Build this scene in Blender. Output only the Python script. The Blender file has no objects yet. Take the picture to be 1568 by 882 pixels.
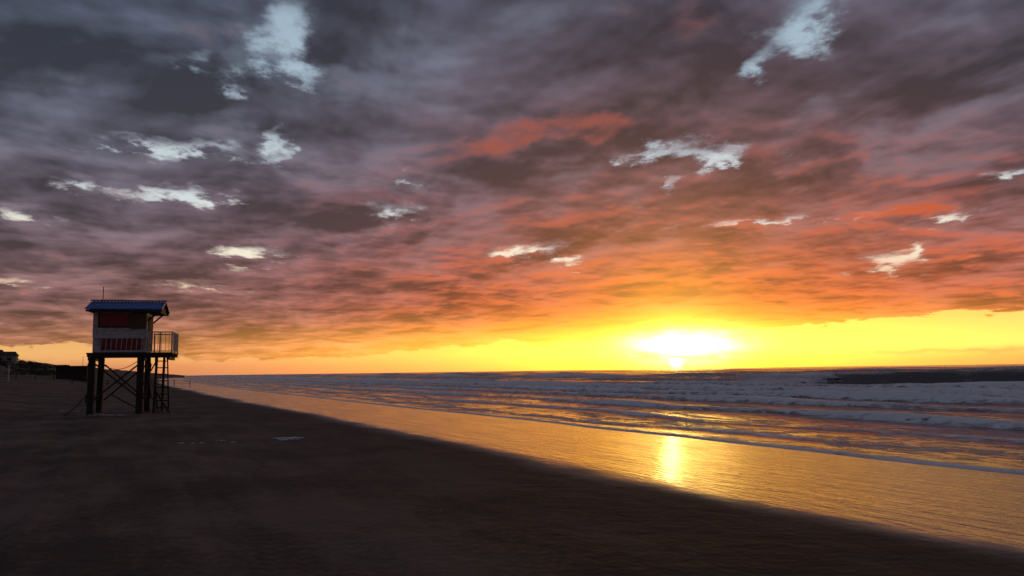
import bpy, math, random
import numpy as np
from mathutils import Vector, Matrix
random.seed(4); rng=np.random.default_rng(5)
sc=bpy.context.scene
sc.view_settings.view_transform='Standard'; sc.view_settings.look='None'; sc.view_settings.exposure=0
def lin(c): 
    c=c/255.0
    return c/12.92 if c<=0.04045 else ((c+0.055)/1.055)**2.4
def C(r,g,b): return (lin(r),lin(g),lin(b),1.0)
SUN_AZ,SUN_EL=11.62,0.45

# ------------------------------------------------------------------ node helper
class G:
    def __init__(s,nt): s.nt=nt
    def new(s,t): return s.nt.nodes.new(t)
    def put(s,sock,v):
        if isinstance(v,X): s.nt.links.new(v.o,sock)
        elif isinstance(v,bpy.types.NodeSocket): s.nt.links.new(v,sock)
        else: sock.default_value=v
    def m(s,op,a,b=None,c=None,clamp=False):
        n=s.new('ShaderNodeMath'); n.operation=op; n.use_clamp=clamp
        s.put(n.inputs[0],a)
        if b is not None: s.put(n.inputs[1],b)
        if c is not None: s.put(n.inputs[2],c)
        return X(s,n.outputs[0])
    def vm(s,op,a,b=None,c=None,out=0):
        n=s.new('ShaderNodeVectorMath'); n.operation=op
        s.put(n.inputs[0],a)
        if b is not None: s.put(n.inputs[1],b)
        if c is not None: s.put(n.inputs[2],c)
        return X(s,n.outputs[out])
    def xyz(s,x,y,z=0.0):
        n=s.new('ShaderNodeCombineXYZ')
        for i,v in enumerate((x,y,z)): s.put(n.inputs[i],v)
        return X(s,n.outputs[0])
    def sep(s,v):
        n=s.new('ShaderNodeSeparateXYZ'); s.put(n.inputs[0],v); return [X(s,o) for o in n.outputs]
    def noise(s,v,scale=1.,detail=4.,rough=.5,dist=0.,lac=2.):
        n=s.new('ShaderNodeTexNoise'); n.noise_dimensions='2D' if getattr(s,'two',False) else '3D'; s.put(n.inputs['Vector'],v)
        n.inputs['Scale'].default_value=scale; n.inputs['Detail'].default_value=detail
        n.inputs['Roughness'].default_value=rough; n.inputs['Distortion'].default_value=dist; n.inputs['Lacunarity'].default_value=lac
        return X(s,n.outputs[0])
    def ss(s,v,a,b,lo=0.,hi=1.):
        n=s.new('ShaderNodeMapRange'); n.interpolation_type='SMOOTHSTEP'
        s.put(n.inputs[0],v); s.put(n.inputs[1],a); s.put(n.inputs[2],b); n.inputs[3].default_value=lo; n.inputs[4].default_value=hi
        return X(s,n.outputs[0])
    def ramp(s,v,pts,lo,hi):
        t=s.m('DIVIDE',s.m('SUBTRACT',v,lo),hi-lo,clamp=True)
        n=s.new('ShaderNodeValToRGB'); s.put(n.inputs[0],t); e=n.color_ramp.elements
        n.color_ramp.interpolation='LINEAR'
        pts=[((p-lo)/(hi-lo),c if hasattr(c,'__len__') else (c,c,c,1)) for p,c in pts]
        e[0].position=pts[0][0]; e[0].color=pts[0][1]; e[1].position=pts[-1][0]; e[1].color=pts[-1][1]
        for p,c in pts[1:-1]:
            q=e.new(p); q.color=c
        return X(s,n.outputs[0])
    def mix(s,f,a,b,mode='MIX'):
        n=s.new('ShaderNodeMix'); n.data_type='RGBA'; n.blend_type=mode
        s.put(n.inputs[0],f); s.put(n.inputs[6],a); s.put(n.inputs[7],b)
        return X(s,n.outputs[2])
class X:
    def __init__(s,g,o): s.g=g; s.o=o
    def __add__(s,b): return s.g.m('ADD',s,b)
    __radd__=__add__
    def __sub__(s,b): return s.g.m('SUBTRACT',s,b)
    def __rsub__(s,b): return s.g.m('SUBTRACT',b,s)
    def __mul__(s,b): return s.g.m('MULTIPLY',s,b)
    __rmul__=__mul__
    def __truediv__(s,b): return s.g.m('DIVIDE',s,b)
    def __neg__(s): return s.g.m('MULTIPLY',s,-1.)
    def exp(s): return s.g.m('EXPONENT',s)

# ------------------------------------------------------------------ WORLD SKY
world=bpy.data.worlds.new("World"); sc.world=world; world.use_nodes=True
nt=world.node_tree; nt.nodes.clear(); g=G(nt); g.two=True
tc=g.new('ShaderNodeTexCoord'); D=X(g,tc.outputs['Generated'])
D=g.vm('NORMALIZE',D)
dx,dy,dz=g.sep(D)
az=g.m('ARCTAN2',dx,dy)*(180/math.pi)
el=g.m('ARCSINE',dz)*(180/math.pi)
sa,se=math.radians(SUN_AZ),math.radians(SUN_EL)
sunv=(math.sin(sa)*math.cos(se),math.cos(sa)*math.cos(se),math.sin(se))
cosd=g.vm('DOT_PRODUCT',D,sunv,out=1)
dist=g.m('ARCCOSINE',g.m('MINIMUM',cosd,0.9999999))*(180/math.pi)
zz=g.m('MAXIMUM',dz,0.0)+0.10
px=dx/zz; py=dy/zz
P=g.xyz(px*.80,py*0.64,0.)          # flat cloud deck seen in perspective
wn=g.noise(P,2.2,1.,.5)
Pw=g.vm('ADD',P,g.xyz((wn-0.5)*0.14,(wn-0.5)*-0.10,0.))
n_big=g.noise(Pw,2.1,4.,.47)
n_off=g.noise(g.vm('ADD',Pw,(0.015,0.07,0.)),2.1,3.,.47)
n_med=g.noise(g.vm('ADD',Pw,(3.,9.,2.)),5.2,5.,.48)
n_med2=g.noise(g.vm('ADD',Pw,(3.005,9.03,2.)),5.2,3.,.48)
relief=(n_big-n_off)*4.4+(n_med-n_med2)*2.7
# openings in the deck: az,el,rx,ry,amp
gaps=[(-17.0,21.6,1.6,1.7,1.),(-15.8,23.9,1.5,1.3,.95),(-20.0,20.2,1.3,1.0,.6),(-23.4,20.6,1.0,.6,.75),(-20.1,15.1,2.6,.55,.95),(-25.6,15.4,3.0,.4,.8),(-16.7,16.2,.6,.7,.75),
(-21.8,12.0,1.7,.45,.95),(-25.,12.3,2.,.35,.7),(-18.4,8.35,1.7,.6,1.0),(10.3,15.1,1.3,.45,.9),(13.3,15.2,2.8,.7,1.05),(16.5,14.8,1.6,.55,.9),(11.6,12.9,.6,.7,.8),
(21.4,22.8,2.4,1.1,1.05),(18.3,20.7,.9,1.1,.9),(24.,24.2,1.8,.9,.8),(3.0,8.75,1.2,.6,1.05),(-.15,8.55,2.,.28,.95),(4.85,7.6,.7,.3,.85),(26.0,6.8,1.9,.6,1.0),(27.3,7.65,.6,.35,.9),
(29.5,9.25,1.9,.25,.9),(-29.8,12.2,1.1,.5,.8),(-32.9,10.2,1.6,.45,.8),(-8.5,11.7,2.4,.6,.75),(-32.5,5.9,1.7,.28,.75),(-22.4,6.05,3.2,.3,.75),(18.5,10.15,4.5,.25,.7),
(-6.8,14.3,.5,.4,.8),(33.2,11.8,1.7,.35,.8)]
reds=[(3.4,17.7,4.2,.9,.9),(7.5,17.6,1.8,.8,.8),(-2.,15.6,3.2,1.0,.75),(27.0,10.1,2.8,.9,1.),(24.2,11.5,2.6,.6,.8),(14.1,23.3,2.4,1.2,.45),(-8.7,8.8,3.2,.35,.6),
(14.,11.,4.,.6,.6),(29.7,10.7,1.6,.6,.7),(31,14.,4.,1.,.4)]
wa=g.noise(g.vm('ADD',P,(1.,2.,8.)),6.5,4.,.60); wb=g.noise(g.vm('ADD',P,(11.,5.,3.)),7.5,5.,.62)
AE=g.xyz(az+(wa-0.5)*6.0, el+(wb-0.5)*g.m('MINIMUM',el*0.24,4.6),0.)
def blobs(lst):
    tot=None
    for (a,e,rx,ry,am) in lst:
        v=g.vm('MULTIPLY_ADD',AE,(1/rx,1/ry,0),(-a/rx,-e/ry,0))
        q=(g.vm('DOT_PRODUCT',v,v,out=1)*-0.62).exp()*am
        tot=q if tot is None else tot+q
    return tot
gp=g.m('MINIMUM',blobs(gaps),1.2); rd=blobs(reds)
nf=g.ss(n_med*.45+wb*.55,0.37,0.63)
gval=gp*1.2-(1.-nf)*1.05
gapm=g.ss(gval,0.0,1.1)
thin=g.ss(gp*1.1-(1.-nf)*.40,0.0,0.9)
natural=g.ss(n_med*0.55+n_big*0.45,0.49,0.64)
cool=g.ramp(el,[(0,C(148,94,76)),(2.5,C(130,87,79)),(5,C(112,82,85)),(9,C(92,78,89)),(15,C(80,80,95)),(22,C(71,77,93)),(40,C(70,77,94)),(90,C(80,88,104))],0,90)
warm=g.ramp(el,[(0,C(246,144,62)),(2.5,C(224,118,58)),(5,C(190,90,58)),(8.5,C(144,78,68)),(13,C(106,70,74)),(18,C(86,69,79)),(26,C(75,72,87)),(60,C(78,82,96))],0,60)
t=(az-15.)/25.; wf=(-(t*t)).exp()
base=g.mix(wf,cool,warm)
back=g.ss(cosd,-.3,.5,.80,1.)
bright=g.m('MAXIMUM',(n_big-0.5)*2.1+(n_med-0.5)*1.0+1.03+relief*0.50,0.48)*back
base=g.vm('SCALE',base,None); nt.links.new(bright.o,base.o.node.inputs['Scale'])
thincol=g.ramp(el,[(0,C(230,152,100)),(5,C(168,124,114)),(10,C(136,124,134)),(20,C(120,133,150)),(60,C(110,122,136))],0,60)
base=g.mix(g.m('MAXIMUM',thin*0.8,natural*0.28,clamp=True)*back,base,thincol)
redamt=(g.ss(relief,0.0,0.6)*g.ss(el,22.,7.)*g.ss(wf,0.05,0.8)*0.60 + g.ss(rd+(n_med-0.5)*2.2,0.3,1.2)*0.75*(g.ss(relief,-0.3,0.35)*.7+.3))
redcol=g.ramp(el,[(0,C(255,150,60)),(4,C(238,116,52)),(8,C(208,90,54)),(12,C(176,82,60)),(18,C(150,77,66)),(30,C(110,72,76))],0,30)
base=g.mix(g.m('MULTIPLY',redamt,1.,clamp=True),base,redcol)
gapcol=g.ramp(el,[(0,C(255,205,130)),(5,C(240,205,170)),(8.5,C(244,236,214)),(12,C(208,216,218)),(20,C(168,188,202)),(30,C(142,164,182)),(60,C(110,140,170))],0,60)
cloud=g.mix(gapm,base,gapcol)
e2=(el-SUN_EL); ga=(az-SUN_AZ)
glowc=(-(g.m('POWER',g.m('ABSOLUTE',ga)/9.,1.5)+g.m('POWER',g.m('ABSOLUTE',e2)/3.2,1.7))).exp()
cloud=g.mix(g.m('MULTIPLY',glowc*(0.9+(n_med-.5)*2.8+relief*.6),1.,clamp=True),cloud,C(255,160,36))
glow2=(-(g.m('POWER',g.m('ABSOLUTE',ga)/17.,2.)+g.m('POWER',g.m('ABSOLUTE',e2)/5.8,2.))).exp()
cloud=g.mix(g.m('MULTIPLY',glow2*(0.52+(n_med-.5)*2.4+relief*.2),1.,clamp=True),cloud,C(242,108,42))
# clear band under the deck
edge=g.ramp(az,[(-60,.9/5),(-33,2.1/5),(-28,1.95/5),(-22,1.05/5),(-13,1.2/5),(-8.7,1.4/5),(-3,1.9/5),(5.4,2.35/5),(12,2.5/5),(19,2.85/5),(27,3.1/5),(33,3.3/5),(60,3.0/5)],-60,60)*5.
lowx=g.xyz(az*0.26,el*1.1,0.)
ln=g.noise(lowx,1.0,4.,.6); ln2=g.noise(g.vm('ADD',lowx,(30.,3.,0.)),2.5,4.,.6)
band=g.ss(el-edge-((ln-0.5)*1.6+(ln2-.5)*.8),0.10,-0.12)
clr_low=g.ramp(az,[(-40,C(172,110,92)),(-20,C(192,120,92)),(-5,C(212,130,84)),(8,C(255,150,40)),(16,C(255,150,40)),(24,C(230,144,76)),(34,C(206,130,84)),(60,C(160,110,90))],-40,60)
clr_hi=g.ramp(az,[(-40,C(228,182,110)),(-20,C(206,150,110)),(-5,C(234,160,88)),(4,C(255,188,78)),(12,C(255,214,70)),(20,C(255,208,92)),(34,C(250,202,110)),(60,C(200,160,110))],-40,60)
clear=g.mix(g.ss(el+(ln2-.5)*.5,0.3,1.5),clr_low,clr_hi)
st=(el-0.86-(ln-0.5)*0.7)/0.20; strat=(-(st*st)).exp()*g.ss(az,-6.,2.)*g.ss(ln2,0.32,0.52)
stcol=g.mix((-(dist/4.)).exp(),C(168,104,84),C(255,160,30))
clear=g.mix(strat*0.85,clear,stcol)
sky=g.mix(band,cloud,clear)
def scl(col,f):
    n=g.vm('SCALE',col,None); nt.links.new(f.o,n.o.node.inputs['Scale']); return n
veil=1.-strat*0.6
ay=(el-1.6-(ln2-.5)*.8)/0.85; ax=(az-12.2-(ln-.5)*2.)/3.0
halo=(-(ax*ax+ay*ay)).exp()*veil
h2=(-(dist/2.4)).exp()*veil
add=g.vm('ADD',scl((10.0,7.4,2.0),halo),scl((2.2,1.3,.14),h2))
wx=ga/13.; wy=(el-1.2)/1.8
broad=(-(g.m('ABSOLUTE',wx)+wy*wy)).exp()
add=g.vm('ADD',add,scl((4.2,1.85,.12),broad))
rays=(-(dist/7.)).exp()*0.25
add=g.vm('ADD',add,scl((1.,.38,.04),rays))
disc=g.ss(dist,0.62,0.18)*g.ss(strat,.9,.2)
add=g.vm('ADD',add,scl((5.,3.6,1.),disc))
sky=g.vm('ADD',sky,add)
sky=g.mix(g.ss(el,-0.05,-0.6),sky,C(80,56,48))
skyt=g.new('ShaderNodeTexSky'); skyt.sky_type='NISHITA'; skyt.sun_disc=False
skyt.sun_elevation=math.radians(0.6); skyt.sun_rotation=math.radians(SUN_AZ)
bg1=g.new('ShaderNodeBackground'); g.put(bg1.inputs[0],sky); bg1.inputs[1].default_value=1.0
bg2=g.new('ShaderNodeBackground'); g.put(bg2.inputs[0],skyt.outputs[0]); bg2.inputs[1].default_value=0.01
ad=g.new('ShaderNodeAddShader'); nt.links.new(bg1.outputs[0],ad.inputs[0]); nt.links.new(bg2.outputs[0],ad.inputs[1])
wo=g.new('ShaderNodeOutputWorld'); nt.links.new(ad.outputs[0],wo.inputs[0])
world.cycles.sampling_method='MANUAL'; world.cycles.sample_map_resolution=1024

sl=bpy.data.lights.new("sun",'SUN'); sl.energy=0.02; sl.angle=math.radians(1.); sl.color=(1.,.55,.2)
so=bpy.data.objects.new("sun",sl); sc.collection.objects.link(so)
so.rotation_euler=Vector(sunv).to_track_quat('Z','Y').to_euler()

# ------------------------------------------------------------------ materials
def mat(name,col=(.5,.5,.5),rough=.7,bump=0.,bscale=8.,var=.25,vscale=3.,metal=0.,streak=None):
    m=bpy.data.materials.new(name); m.use_nodes=True; n=m.node_tree; gg=G(n)
    b=n.nodes['Principled BSDF']; t=gg.new('ShaderNodeTexCoord'); v=X(gg,t.outputs['Object'])
    if streak: v=gg.vm('MULTIPLY',v,streak)
    nn=gg.noise(v,vscale,6.,.6)
    dark=tuple(c*(1-var) for c in col[:3])+(1,); lite=tuple(min(1,c*(1+var)) for c in col[:3])+(1,)
    c=gg.mix(gg.ss(nn,.3,.7),dark,lite); gg.put(b.inputs['Base Color'],c)
    b.inputs['Roughness'].default_value=rough; b.inputs['Metallic'].default_value=metal
    if bump>0:
        bn=gg.new('ShaderNodeBump'); bn.inputs['Strength'].default_value=bump; bn.inputs['Distance'].default_value=.02
        gg.put(bn.inputs['Height'],gg.noise(v,bscale,5.,.6)); n.links.new(bn.outputs[0],b.inputs['Normal'])
    return m

SX,SY=-0.455,0.89      # along-shore direction
NX,NY=0.89,0.455       # seaward direction
SLOPE=0.080; NW=7.0; SEA=-1.10; E0=19.7; K=1.64
tn=lambda v: E0+.6+(v-13)*K
def shift(s):
    s=np.maximum(s,0.); return np.where(s<500,8e-5*s*s,20+0.08*(s-500))
_perm=rng.random((256,256))
def vn(x,y):
    xi=np.floor(x).astype(int); yi=np.floor(y).astype(int); fx=x-xi; fy=y-yi
    fx=fx*fx*(3-2*fx); fy=fy*fy*(3-2*fy)
    a=_perm[xi&255,yi&255]; b=_perm[(xi+1)&255,yi&255]; c=_perm[xi&255,(yi+1)&255]; d=_perm[(xi+1)&255,(yi+1)&255]
    return (a*(1-fx)+b*fx)*(1-fy)+(c*(1-fx)+d*fx)*fy
def fbm(x,y,o=4):
    r=0;a=.5
    for i in range(o): r=r+a*vn(x+17*i,y+31*i); x=x*2.03;y=y*2.03;a*=.5
    return r-0.47
def foreshore(n): 
    m=np.minimum(n,120.)
    return np.where(m>NW,-SLOPE*(m-NW)**2/np.maximum(m-NW+1.2,.1),0.)
def sand_h(x,y):
    s=SX*x+SY*y; n=NX*x+NY*y-shift(s)
    z=foreshore(n)
    up=np.clip((-3-n)/10,0,1); z=z+1.25*up*up*(3-2*up)
    z=z+np.clip((-12-n)/12,0,1)*.5
    du=np.clip((-20-n)/26,0,1); z=z+du*du*(3-2*du)*(6.2+4.*fbm(s/30.,n/14.,4))*np.clip((s-90)/60,0.25,1)
    dry=np.clip((6.0-n)/4,0,1)
    z=z+(fbm(x/6.,y/6.,3)*.12)*dry+fbm(x/1.7,y/1.7,3)*.05*np.clip((5.5-n)/3,0,1)
    for c0,am in ((-1.2,1.),(-2.9,1.),(-6.3,.8),(-8.1,.8)):
        c=c0+2.6*(vn(s/26.+5.,s*0.+1.)-.5); z=z-.05*am*np.exp(-((n-c)/.18)**2)+.025*am*np.exp(-((np.abs(n-c)-.32)/.1)**2)
    return z
def grid(name,XX,YY,ZZ,m,attr=None):
    h,w=XX.shape; co=np.stack([XX,YY,ZZ],-1).reshape(-1,3).astype(np.float32)
    i=np.arange(h*w).reshape(h,w); q=np.stack([i[:-1,:-1],i[:-1,1:],i[1:,1:],i[1:,:-1]],-1).reshape(-1,4).astype(np.int32)
    me=bpy.data.meshes.new(name); me.vertices.add(len(co)); me.vertices.foreach_set('co',co.ravel())
    me.loops.add(q.size); me.loops.foreach_set('vertex_index',q.ravel())
    me.polygons.add(len(q)); me.polygons.foreach_set('loop_start',np.arange(0,q.size,4,dtype=np.int32)); me.polygons.foreach_set('loop_total',np.full(len(q),4,dtype=np.int32))
    me.update(calc_edges=True); me.validate()
    me.polygons.foreach_set('use_smooth',np.ones(len(q),dtype=bool))
    if attr is not None:
        a=me.attributes.new('foam','FLOAT','POINT'); a.data.foreach_set('value',attr.ravel().astype(np.float32))
    o=bpy.data.objects.new(name,me); sc.collection.objects.link(o); me.materials.append(m); return o

# sand material
ms=bpy.data.materials.new("beach_sand"); ms.use_nodes=True; n=ms.node_tree; gg=G(n); gg.two=True; b=n.nodes['Principled BSDF']
geo=gg.new('ShaderNodeNewGeometry'); Pp=X(gg,geo.outputs['Position'])
s_=gg.vm('DOT_PRODUCT',Pp,(SX,SY,0),out=1); n_=gg.vm('DOT_PRODUCT',Pp,(NX,NY,0),out=1)
sp=gg.m('MAXIMUM',s_,0.); nn_=n_-gg.m('MINIMUM',sp*sp*8e-5,sp*0.08)
SN=gg.xyz(s_,n_,0.)
en=gg.noise(gg.vm('MULTIPLY',SN,(.10,.10,1)),1.,2.,.5); en2=gg.noise(gg.vm('MULTIPLY',SN,(.6,1.,1)),1.,4.,.6)
nd=nn_+(en-.5)*1.6+(en2-.5)*.8
wet=gg.ss(nd,6.5,8.2); damp=gg.ss(nd,1.0,7.4)
f1=gg.noise(Pp,.35,4.,.6); f2=gg.noise(Pp,9.,4.,.7); f3=gg.noise(gg.vm('MULTIPLY',SN,(.25,1.6,1.)),1.,4.,.6)
dry=gg.mix(gg.ss(f1*.45+f3*.3+f2*.25,.39,.61),(.082,.050,.036,1),(.205,.130,.095,1))
dampc=(.085,.048,.034,1)
c=gg.mix(damp*.55,dry,dampc); c=gg.mix(wet,c,(.07,.038,.022,1))
gg.put(b.inputs['Base Color'],c)
gg.put(b.inputs['Roughness'],gg.m('ADD',gg.ss(wet,0.,1.,.85,.19),(f3-.5)*.14))
gg.put(b.inputs['Specular IOR Level'],gg.ss(wet,0.,1.,.04,1.0))
b.inputs['IOR'].default_value=2.3
rp=gg.noise(gg.vm('MULTIPLY',SN,(.50,2.2,1.)),1.,3.,.6,1.0); rp2=gg.noise(gg.vm('MULTIPLY',SN,(3.4,8.,1.)),1.,3.,.6)
dryh=(f2*.016+gg.noise(Pp,2.2,3.,.6)*.05)*(1.-wet)
weth=(rp*.042+rp2*.013)*wet
bn=gg.new('ShaderNodeBump'); bn.inputs['Strength'].default_value=1.; bn.inputs['Distance'].default_value=1.
gg.put(bn.inputs['Height'],dryh+weth); n.links.new(bn.outputs[0],b.inputs['Normal'])

def axis(lo,hi,c,fine,N):
    k=8.0
    t=np.linspace(-1,1,N); u=np.sinh(k*t)/np.sinh(k)
    return np.where(u<0,c+u*(c-lo),c+u*(hi-c))
xs=axis(-5000,5000,-4,.1,620); ys=axis(-5000,6500,14,.1,640)
XX,YY=np.meshgrid(xs,ys); ZZ=sand_h(XX,YY)
grid("beach_sand_ground",XX,YY,ZZ,ms)

# ------------------------------------------------------------------ SEA
mw=bpy.data.materials.new("sea_water"); mw.use_nodes=True; n=mw.node_tree; gg=G(n); gg.two=True; b=n.nodes['Principled BSDF']
geo=gg.new('ShaderNodeNewGeometry'); Pp=X(gg,geo.outputs['Position'])
s_=gg.vm('DOT_PRODUCT',Pp,(SX,SY,0),out=1); n_=gg.vm('DOT_PRODUCT',Pp,(NX,NY,0),out=1)
SN=gg.xyz(s_,n_,0.)
at=gg.new('ShaderNodeAttribute'); at.attribute_name='foam'; fo=X(gg,at.outputs['Fac'])
w1=gg.noise(gg.vm('MULTIPLY',SN,(.14,.42,1.)),1.,5.,.62,.8)
w2=gg.noise(gg.vm('MULTIPLY',SN,(.9,2.0,1.)),1.,4.,.65,.5)
vor=gg.new('ShaderNodeTexVoronoi'); vor.voronoi_dimensions='2D'; vor.feature='DISTANCE_TO_EDGE'; vor.inputs['Scale'].default_value=1.
gg.put(vor.inputs['Vector'],gg.vm('ADD',gg.vm('MULTIPLY',SN,(.6,1.4,1.)),gg.xyz((w2-.5)*1.6,(w1-.5)*1.6,0.)))
lace=gg.ss(X(gg,vor.outputs[0]),.18,.02)
fm=gg.ss(fo+(w1-.5)*1.9+(w2-.5)*1.5+lace*.18,.36,.80)
col=gg.mix(fm,(.050,.036,.030,1),gg.mix(gg.ss(fo+(w2-.5)*1.6,.45,1.1),(.34,.29,.31,1),(.98,.93,.93,1)))
gg.put(b.inputs['Base Color'],col)
gg.put(b.inputs['Roughness'],gg.ss(fm,0.,1.,.17,.42)); b.inputs['IOR'].default_value=1.42
gg.put(b.inputs['Specular IOR Level'],gg.ss(fm,0.,1.,.7,.6))
r1=gg.noise(gg.vm('MULTIPLY',SN,(.7,2.2,1.)),1.,4.,.6,.4); r2=gg.noise(gg.vm('MULTIPLY',SN,(.10,.28,1.)),1.,2.,.6)
bn=gg.new('ShaderNodeBump'); bn.inputs['Strength'].default_value=1.; bn.inputs['Distance'].default_value=1.
offs=gg.ss(n_,21.,60.,.22,1.)
gg.put(bn.inputs['Height'],(r1*.13+r2*.32)*offs+w2*fm*.13); n.links.new(bn.outputs[0],b.inputs['Normal'])

def geo_axis(start,d0,r,end):
    v=[start];d=d0
    while v[-1]<end: v.append(v[-1]+d); d*=r
    return np.array(v)
ns=geo_axis(0,.11,1.0070,115.); ns=np.concatenate([ns,geo_axis(ns[-1]+1.,.9,1.04,6500)])
sp1=geo_axis(0,.2,1.0110,6500); sm1=-geo_axis(.5,.5,1.09,4000)[::-1]; ss_=np.concatenate([sm1,sp1])
S,N0=np.meshgrid(ss_,ns)
edge_n=E0-.05+2.1*fbm(ss_/15.,ss_*0+2.,2)+.8*fbm(ss_/3.5,ss_*0+9.,3)+.18*fbm(ss_/.7,ss_*0+4.,2)
fade=np.clip(1-N0/16.,0,1)
Nn=E0+N0+(edge_n[None,:]-E0)*fade
sh=shift(ss_)[None,:]
Xs=SX*S+NX*(Nn+sh); Ys=SY*S+NY*(Nn+sh)
sand=foreshore(Nn)
film=.08*np.clip(N0/.25,0,1)**.5-.012
Z=np.maximum(sand+film,SEA+film*.5)
foam=np.zeros_like(Z)
def crest(nc,amp,front,back,s_mod,meander=2.2,fo_amt=.5,seed=0,ml=22.):
    """wave crest: steep on the shoreward side, gentle behind"""
    global Z,foam
    nc=tn(nc); amp*=1.6; front*=1.5; back*=1.5; meander*=1.4; ml*=1.3
    c=nc+meander*2*fbm(S/ml+seed,S*0+seed,3)
    d=Nn-c; a=amp*s_mod
    prof=np.where(d<0,np.exp(-(d/front)**2),np.exp(-(d/back)**2))
    Z=Z+a*prof; foam=foam+fo_amt*np.clip(s_mod,0,1.3)*np.where(d<0,np.exp(-(d/(front*1.5))**2),np.exp(-(d/(back*.7))**2))
    return c
def band_s(lo,hi,soft): return 1/(1+np.exp(-(S-lo)/soft))/(1+np.exp((S-hi)/soft))
def var(seed,l=23.,lo=.35): return np.clip(.75+1.6*fbm(S/l+seed,S*0+seed*3.,3),lo,1.4)
crest(15.2,.04,.25,.6,var(1,8.),1.0,.7,3,9.)
crest(18.0,.10,.25,.9,var(2,10.),1.3,1.,5,12.)
crest(22.5,.20,.3,1.3,var(3,13.),1.5,1.,7,14.)
crest(28.,.30,.4,1.8,var(4,16.),1.8,1.1,9)
crest(34.,.38,.45,2.0,var(5),1.8,1.1,11)
crest(40.5,.72,.55,2.6,var(6,26.,.6),1.3,1.8,13)
crest(48.,.58,.9,2.8,var(7),2.,1.,15)
unb=band_s(5,80,4.); 
NB=tn(57)
cw=crest(57.,1.32,1.3,3.4,.15+unb*var(8,26.,.8),1.4,.0,17,34.)
brk=band_s(80,98,2.)
cb=crest(56.,1.2,1.2,2.6,brk*var(18,6.,.7),1.,2.4,17,34.)
crest(66.,.8,1.6,4.5,var(9,38.)*.9,2.5,1.0,19,30.)
crest(80.,1.2,2.,5.,band_s(-20,98,6.)*var(10,30.,.2),3.5,.2,21,35.)
crest(82.,1.,2.,5.,var(20,30.,.1)*(1-band_s(-20,98,6.)),2.5,1.5,22,30.)
crest(104.,1.1,2.6,7.,var(11,50.,.1),4.,1.,23,40.)
crest(130.,1.1,3.,9.,var(12,55.,.1),5.,.8,25,50.)
for i,c0 in enumerate([165,205,250,300,360,430]): crest(c0,.9,5.,12.,var(30+i,80.,.0),8.,.15,40+i,80.)
Z=Z+(fbm(S/3.2,Nn/1.3,4)*.28)*np.clip((Nn-tn(17))/25,0,1)*np.clip(1-(Nn-200)/300,0.,1)
Z=Z+fbm(S/1.1,Nn/.8,3)*.6*np.clip(brk,0,1)*np.exp(-((Nn-NB+1)/3.2)**2)
NB2=tn(40.3)
Z=Z+fbm(S/1.,Nn/.5,3)*.3*np.exp(-((Nn-NB2)/2.2)**2)
base_f=np.interp(Nn,[E0-1,E0+.2,E0+1.2,tn(16),tn(24),tn(34),tn(41),tn(46),tn(54),tn(62),tn(90),tn(140),tn(300)],[.75,.70,.40,.42,.44,.43,.43,.36,.22,.20,.14,.05,-.1])
foam=np.clip(foam*.75+base_f,-.2,1.6)
foam=np.where(N0<.35,1.1,foam)
unface=unb*(1-brk)*np.exp(-((Nn-NB+.5)/4.2)**2); foam=foam*(1-unface)+unface*.02
cap=unb*(1-brk)*np.exp(-((Nn-cw-.6)/.6)**2)*np.clip(.2+2.6*fbm(S/7.,S*0+3.,3),0,1.); foam=foam+cap*1.2
sea=grid("sea",Xs,Ys,Z,mw,foam)
# tumbling white water thrown up along the breaking crests (part of the sea)
spr=bpy.data.materials.new("spray"); spr.use_nodes=True; bb=spr.node_tree.nodes['Principled BSDF']
gs=G(spr.node_tree); tcs=gs.new('ShaderNodeTexCoord'); gs.put(bb.inputs['Base Color'],gs.mix(gs.noise(X(gs,tcs.outputs['Object']),1.5,3.),(.80,.77,.78,1),(.97,.94,.94,1))); bb.inputs['Roughness'].default_value=.9
V=[];F=[]
def sprayrow(nc,meander,seed,ml,s0,s1,cnt,zb_,zh,wn_,size):
    for k in range(cnt):
        s=rng.uniform(s0,s1); u=(s-s0)/(s1-s0); env=math.sin(math.pi*min(max(u,0),1))**.6*(.55+.9*float(vn(np.array(s/1.6+seed),np.array(3.))))
        cc=tn(nc)+meander*1.4*2*float(fbm(np.array(s/(ml*1.3)+seed),np.array(float(seed)),3)); nn=cc+rng.normal()*wn_
        z=SEA+zb_+min(abs(rng.normal())*zh*env,2.2*zh); sf=float(shift(np.array(s)))
        x=SX*s+NX*(nn+sf); y=SY*s+NY*(nn+sf); c=Vector((x,y,z)); q=size*rng.uniform(.4,1.3)
        a=Vector(rng.normal(size=3)).normalized()*q; b_=Vector(rng.normal(size=3)).normalized()*q; o=len(V)
        V.extend([tuple(c-a),tuple(c+b_),tuple(c+a),tuple(c-b_)]); F.append((o,o+1,o+2,o+3))
sprayrow(56,1.,17,34.,78,99,7000,1.2,.28,.9,.10)
sprayrow(40.5,1.3,13,22.,25,120,6000,.35,.28,.5,.06)
sprayrow(82,2.5,22,30.,105,230,3000,.7,.3,1.2,.12)
me=bpy.data.meshes.new("wave_spray"); me.from_pydata(V,[],F); me.materials.append(spr); so_=bpy.data.objects.new("wave_spray",me); sc.collection.objects.link(so_); so_.parent=sea

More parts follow.
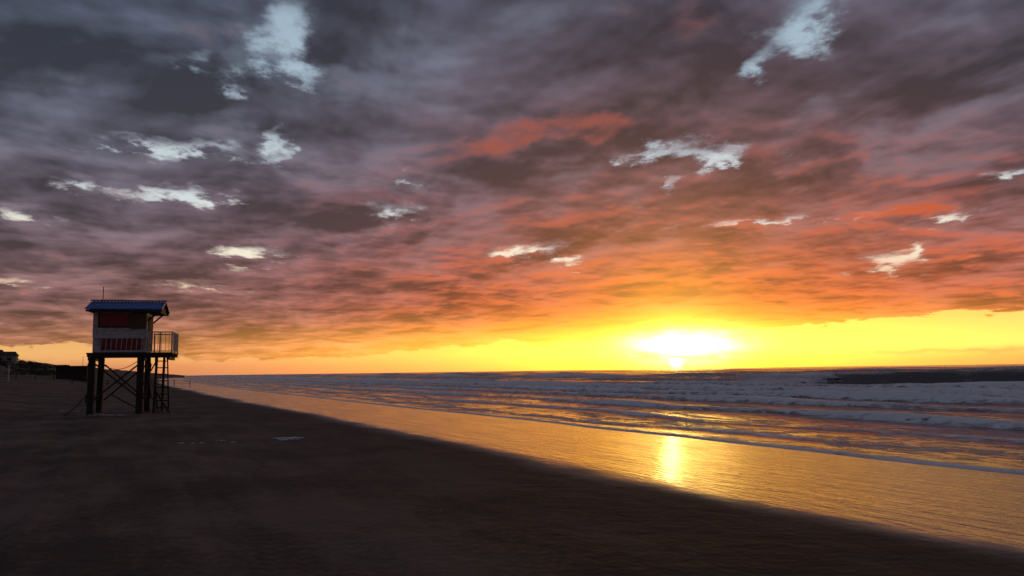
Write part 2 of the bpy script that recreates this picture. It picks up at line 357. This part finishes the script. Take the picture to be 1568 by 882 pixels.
# ------------------------------------------------------------------ mesh helpers
def link(o,p=None):
    sc.collection.objects.link(o)
    if p: o.parent=p
    return o
def boxdata(x0,x1,y0,y1,z0,z1):
    v=[(x0,y0,z0),(x1,y0,z0),(x1,y1,z0),(x0,y1,z0),(x0,y0,z1),(x1,y0,z1),(x1,y1,z1),(x0,y1,z1)]
    f=[(0,3,2,1),(4,5,6,7),(0,1,5,4),(1,2,6,5),(2,3,7,6),(3,0,4,7)]
    return v,f
def beamdata(a,b,w,h=None):
    a=Vector(a);b=Vector(b);h=h or w; d=(b-a).normalized(); up=Vector((0,0,1)) if abs(d.z)<.95 else Vector((0,1,0))
    r=d.cross(up).normalized(); u=r.cross(d).normalized(); v=[]
    for p in (a,b):
        for sx,sy in((-1,-1),(1,-1),(1,1),(-1,1)): v.append(tuple(p+r*sx*w/2+u*sy*h/2))
    return v,[(0,1,2,3),(7,6,5,4),(0,4,5,1),(1,5,6,2),(2,6,7,3),(3,7,4,0)]
def build(name,parts,m,parent=None,bevel=.012):
    V=[];F=[]
    for v,f in parts:
        o=len(V); V+=v; F+=[tuple(i+o for i in q) for q in f]
    me=bpy.data.meshes.new(name); me.from_pydata(V,[],F); me.update(); me.materials.append(m)
    ob=link(bpy.data.objects.new(name,me),parent)
    if bevel: 
        bv=ob.modifiers.new('b','BEVEL'); bv.width=bevel; bv.segments=1; bv.limit_method='ANGLE'
    return ob
def tube(name,pts,r,m,parent=None):
    cu=bpy.data.curves.new(name,'CURVE'); cu.dimensions='3D'; cu.bevel_depth=r; cu.bevel_resolution=2
    sp=cu.splines.new('POLY'); sp.points.add(len(pts)-1)
    for i,p in enumerate(pts): sp.points[i].co=(*p,1)
    cu.materials.append(m); return link(bpy.data.objects.new(name,cu),parent)

# ------------------------------------------------------------------ LIFEGUARD TOWER
wood=mat("weathered_wood",(.028,.018,.014),.85,.6,14,.4,5)
wood2=mat("plywood",(.085,.05,.032),.8,.4,10,.3,3,streak=(1,1,6))
red=mat("red_paint",(.20,.012,.016),.6,.25,6,.25,4)
white=mat("white_paint",(.40,.40,.44),.6,.25,6,.25,4)
blue=mat("blue_roof_sheet",(.035,.11,.40),.45,.2,6,.25,3)
darkm=mat("dark_trim",(.022,.02,.02),.7,.2,6,.3,3)
T=bpy.data.objects.new("lifeguard_tower",None); sc.collection.objects.link(T)
Tx,Ty=-18.0,37.6
tz=float(sand_h(np.array([Tx]),np.array([Ty]))[0])
T.location=(Tx,Ty,tz-.02); T.rotation_euler=(0,0,math.radians(17))
zd=2.62
build("legs",[beamdata((-1.62,-.95,-.4),(-1.62,-.95,zd),.27),beamdata((-1.62,.95,-.4),(-1.58,.95,zd),.25),
 beamdata((.42,-.95,-.4),(.42,-.95,zd),.28),beamdata((.50,.95,-.4),(.46,.95,zd),.25),
 beamdata((1.02,-.9,-.4),(1.10,-.9,zd),.11),beamdata((1.15,.95,-.4),(1.2,.95,zd),.11)],wood,T,.02)
br=[beamdata((-1.45,-1.12,2.3),(.40,-1.12,.75),.16,.06),beamdata((-1.45,-1.19,.7),(.40,-1.19,2.3),.16,.06),
 beamdata((-1.45,1.1,2.3),(.40,1.1,.6),.14,.06),beamdata((-1.45,1.17,.6),(.40,1.17,2.3),.14,.06),
 beamdata((-1.79,-.9,2.3),(-1.79,.9,.6),.05,.14),beamdata((-1.84,.9,2.3),(-1.84,-.9,.6),.05,.14),
 beamdata((.62,-.9,.7),(.62,.9,2.3),.05,.14),beamdata((.67,-.9,2.3),(.67,.9,.7),.05,.14),
 beamdata((-.75,-1.05,.9),(.45,-1.05,.2),.12,.05),beamdata((1.05,-.95,1.1),(1.75,-.95,-.05),.08),beamdata((.55,-1.1,.95),(1.25,-1.1,.55),.09,.05),
 beamdata((.5,-1.12,1.2),(1.15,-1.12,2.5),.09,.05)]
build("cross_braces",br,wood,T,.008)
dk=[boxdata(-1.82,1.80,-1.25,1.25,zd+.12,zd+.20)]
for y in (-1.15,-.4,.4,1.12): dk.append(boxdata(-1.80,1.78,y-.05,y+.05,zd,zd+.117))
for x in (-1.7,.4,1.6): dk.append(boxdata(x-.06,x+.06,-1.2,1.2,zd-.14,zd-.003))
build("deck",dk,darkm,T,.008)
zb=zd+.20; zt=4.72; x0,x1,y0,y1=-1.62,.62,-1.0,1.0
build("cabin_walls",[boxdata(x0,x1,y0,y1,zb+.005,zt-.02)],white,T,.01)
pl=[];z=zb+.72
while z<zt-.1:
    pl.append(boxdata(x0-.02,x1+.02,y0-.022,y0-.003,z,z+.135)); pl.append(boxdata(x0-.024,x0-.004,y0+.005,y1,z,z+.135)); pl.append(boxdata(x1+.004,x1+.024,y0+.005,y1,z,z+.135)); z+=.145
build("plank_siding",pl,white,T,.006)
build("red_panels",[boxdata(-1.36,-.12,y0-.06,y0-.026,4.06,zt-.08),boxdata(-1.30,.48,y0-.04,y0-.01,zb+.12,zb+.64)],red,T,.006)
build("plywood_shutter",[boxdata(-.10,.60,y0-.10,y0-.03,3.93,zt-.06),boxdata(x1+.03,x1+.07,-.7,.6,zb+.1,zb+1.7)],wood2,T,.006)
build("window_frame",[boxdata(-1.42,-1.365,y0-.08,y0-.024,4.0,zt-.06),boxdata(-1.42,-.11,y0-.08,y0-.024,3.985,4.05)],darkm,T,.004)
sl_=[boxdata(-1.5,.55,y0-.12,y0-.07,zb+.66,zb+.73),boxdata(-1.5,.55,y0-.12,y0-.07,zb+.02,zb+.10)]
for i in range(9):
    xx=-1.28+i*.215; sl_.append(beamdata((xx,y0-.09,zb+.10),(xx+.035,y0-.09,zb+.66),.035,.03))
build("front_slat_rail",sl_,white,T,.004)
ridge=5.27; ev=4.83; rx0,rx1=-1.93,1.33; yo=1.42
def slope(sgn):
    out=[]; N=22; w=(rx1-rx0)/N
    for i in range(N):
        xa=rx0+i*w
        for (a,bb,h) in ((xa,xa+w*.68,0.),(xa+w*.68,xa+w,.035)):
            v=[(a,sgn*yo,ev+h),(bb,sgn*yo,ev+h),(bb,0,ridge+h),(a,0,ridge+h),(a,sgn*yo,ev-.03),(bb,sgn*yo,ev-.03),(bb,0,ridge-.03),(a,0,ridge-.03)]
            out.append((v,[(0,1,2,3),(7,6,5,4),(0,4,5,1),(1,5,6,2),(2,6,7,3),(3,7,4,0)]))
    return out
build("roof_sheets",slope(-1)+slope(1),blue,T,0)
build("ridge_cap",[boxdata(rx0-.03,rx1+.03,-.13,.13,ridge+.03,ridge+.075)],blue,T,.02)
fs=[boxdata(rx0+.04,rx1-.04,-yo+.05,-yo+.09,ev-.14,ev-.035),boxdata(rx0+.04,rx1-.04,yo-.09,yo-.05,ev-.14,ev-.035)]
gv=[]
for xx in (rx0+.12,rx1-.16):
    v=[(xx,-1.3,ev-.14),(xx+.04,-1.3,ev-.14),(xx,1.3,ev-.14),(xx+.04,1.3,ev-.14),(xx,0,ridge-.06),(xx+.04,0,ridge-.06)]
    gv.append((v,[(0,2,4),(1,5,3),(0,1,3,2),(0,4,5,1),(2,3,5,4)]))
build("fascia_and_gables",fs+gv+[boxdata(x0-.1,rx1-.2,-1.28,1.28,zt-.017,zt+.02)],darkm,T,.004)
build("roof_brackets",[beamdata((x1+.03,y,4.3),(rx1-.25,y,4.7),.07) for y in(-.9,.9)],darkm,T,.004)
rl=[]; zr=zd+.20
for (x,y) in ((.75,-1.2),(1.25,-1.2),(1.76,-1.2),(1.76,0),(1.76,1.2),(.7,1.2)): rl.append(boxdata(x-.03,x+.03,y-.03,y+.03,zr,zr+.92))
rl.append(boxdata(.65,1.8,-1.235,-1.165,zr+.925,zr+.97)); rl.append(boxdata(1.73,1.8,-1.16,1.24,zr+.925,zr+.97)); rl.append(boxdata(.65,1.72,1.17,1.23,zr+.925,zr+.97))
rl.append(beamdata((.66,-1.2,zr+.06),(1.72,-1.2,zr+.06),.035)); rl.append(beamdata((1.76,-1.15,zr+.06),(1.76,1.15,zr+.06),.035))
for i in range(6): rl.append(beamdata((.84+i*.16,-1.2,zr+.08),(.84+i*.16,-1.2,zr+.92),.018))
build("balcony_railing",rl,white,T,.003)
pk=[]
for i in range(9): 
    y=-1.02+i*.25; pk.append(boxdata(1.79,1.81,y-.035,y+.035,zr+.08,zr+.92))
build("end_pickets",pk,white,T,.003)
lad=[beamdata((.75,1.3,zd+.1),(.75,2.4,0),.06),beamdata((1.3,1.3,zd+.1),(1.3,2.4,0),.06)]
for i in range(8):
    k=(i+.5)/8; lad.append(beamdata((.75,1.3+1.1*k,zd*(1-k)),(1.3,1.3+1.1*k,zd*(1-k)),.05))
build("ladder",lad,wood,T,.004)
tube("antenna",[(-1.45,0,ridge),(-1.45,0,5.98)],.018,darkm,T)
tube("guy_rope_left",[(-1.7,-1.0,1.0),(-2.2,-1.1,.35),(-2.6,-1.2,.02)],.02,darkm,T)
tube("guy_rope_right",[(.6,-1.0,2.4),(1.1,-1.1,.9),(1.3,-1.15,.02)],.015,darkm,T)
tube("hanging_rope",[(-1.5+2.*i/14,-1.3,2.55-.5*math.sin(math.pi*i/14)) for i in range(15)],.014,darkm,T)

# ------------------------------------------------------------------ distant things on the left
def gz(x,y): return float(sand_h(np.array([x]),np.array([y]))[0])
H=bpy.data.objects.new("beach_hut",None); sc.collection.objects.link(H); hx,hy=-100.,180.
H.location=(hx,hy,gz(hx,hy)); H.rotation_euler=(0,0,math.radians(20)); H.scale=(1,1,1)
hw=mat("hut_timber",(.035,.022,.02),.85,.3,3,.4,1)
build("walls",[boxdata(-3.1,3.1,-2,2,-.5,2.9)],hw,H,.02)
build("roof",[boxdata(-3.6,3.6,-2.6,2.5,2.903,3.1),boxdata(-3.5,-1.,-2.2,2,3.103,3.35)],hw,H,.02)
build("door_and_window",[boxdata(-2.2,-1.2,-2.05,-2.003,0,2.1),boxdata(.2,2.2,-2.05,-2.003,1.,2.)],darkm,H,.01)
build("porch_posts",[boxdata(x-.08,x+.08,-2.5,-2.35,-.5,2.9) for x in (-3.4,-1.1,1.1,3.4)],hw,H,.01)
build("masts",[beamdata((1.9,0,3.1),(1.9,0,5.2),.07),beamdata((3.2,0,3.),(3.2,0,4.7),.07)],hw,H,0)
def house(x,y,w,h,d,rot):
    E=bpy.data.objects.new("beach_house",None); sc.collection.objects.link(E); E.location=(x,y,gz(x,y)-.3); E.rotation_euler=(0,0,math.radians(rot))
    wm=mat("house_wall",(.28,.25,.25),.8,.1,3,.15,1)
    build("walls",[boxdata(-w/2,w/2,-d/2,d/2,-1,h)],wm,E,.02)
    v=[(-w/2-.4,-d/2-.4,h+.003),(w/2+.4,-d/2-.4,h+.003),(w/2+.4,d/2+.4,h+.003),(-w/2-.4,d/2+.4,h+.003),(-w/2+.6,0,h+1.6),(w/2-.6,0,h+1.6)]
    build("roof",[(v,[(0,3,2,1),(0,1,5,4),(1,2,5),(2,3,4,5),(3,0,4)])],hw,E,0)
    build("windows",[boxdata(-w*.3,-w*.1,-d/2-.04,-d/2-.003,1,2.1),boxdata(w*.1,w*.3,-d/2-.04,-d/2-.003,1,2.1)],darkm,E,0)
house(-186,290,7,2.7,6,25); house(-205,310,9,3.0,6,30)
def scrub():
    V=[];F=[]
    for k in range(260):
        s=rng.uniform(200,420); nloc=-rng.uniform(24,52); sh_=float(shift(np.array(s))); x=SX*s+NX*(nloc+sh_); y=SY*s+NY*(nloc+sh_); z=gz(x,y)
        R=rng.uniform(.6,1.7)
        for j in range(70):
            th=rng.uniform(0,6.28); rr=R*rng.uniform(0,1)**.5; zz_=rng.uniform(0,1)*R*.8*(1-(rr/R)**2*.7)
            c=Vector((x+rr*math.cos(th)*1.5,y+rr*math.sin(th),z+zz_)); a=Vector(rng.normal(size=3)).normalized()*.22; b_=Vector(rng.normal(size=3)).normalized()*.16
            o=len(V); V+= [tuple(c-a),tuple(c+b_),tuple(c+a),tuple(c-b_)]; F.append((o,o+1,o+2,o+3))
    me=bpy.data.meshes.new("dune_scrub"); me.from_pydata(V,[],F); me.materials.append(mat("scrub_leaf",(.03,.04,.02),.8)); link(bpy.data.objects.new("dune_scrub",me))
scrub()
px_,py_=-60.5,95.; 
MP=build("marker_post",[beamdata((0,0,-.3),(0,0,1.9),.14),boxdata(-.11,.11,-.11,.11,1.903,2.0)],white,None,.01); MP.location=(px_,py_,gz(px_,py_))
fp=[];prev=None
for i in range(14):
    x=-90+i*2.3; y=128.+i*1.5; z=gz(x,y); fp.append(beamdata((x,y,z-.2),(x,y,z+1.0),.1))
    if prev: fp.append(beamdata((prev[0],prev[1],prev[2]+.85),(x,y,z+.85),.05)); fp.append(beamdata((prev[0],prev[1],prev[2]+.45),(x,y,z+.45),.05))
    prev=(x,y,z)
build("beach_fence",fp,hw,None,0)
fV=[];fF=[]
def patch(cx,cy,rx,ry,k):
    for i in range(k):
        x=cx+rng.normal()*rx; y=cy+rng.normal()*ry; r=rng.uniform(.02,.085); z=gz(x,y)+.004; o=len(fV)
        fV.append((x,y,z+r*.22))
        for j in range(9):
            a=j/9*6.283; q=r*rng.uniform(.55,1.3); fV.append((x+q*1.5*math.cos(a),y+q*math.sin(a),z-.002))
        for j in range(9): fF.append((o,o+1+j,o+1+(j+1)%9))
patch(-6.1,21.4,.22,.10,26); patch(-5.85,20.9,.14,.06,10); patch(-7.6,20.8,.12,.05,3); patch(-18.6,35.9,.5,.12,26); patch(-17.6,35.2,.25,.1,10); patch(-21,40,1.,.3,12); patch(-8.2,20.3,.4,.05,4)
me=bpy.data.meshes.new("foam_scraps"); me.from_pydata(fV,[],fF); me.materials.append(mat("foam_scrap",(.6,.6,.63),.8)); link(bpy.data.objects.new("foam_scraps",me))

# ------------------------------------------------------------------ camera
cam=bpy.data.cameras.new("camera"); co=bpy.data.objects.new("camera",cam); sc.collection.objects.link(co)
cam.sensor_width=36; cam.lens=36*1207/1568.; cam.clip_end=20000; cam.clip_start=.1
co.matrix_world=Matrix.Translation((0,0,1.7)) @ Matrix.Rotation(math.radians(90+5.99),4,'X') @ Matrix.Rotation(math.radians(-0.8),4,'Z')
sc.camera=co
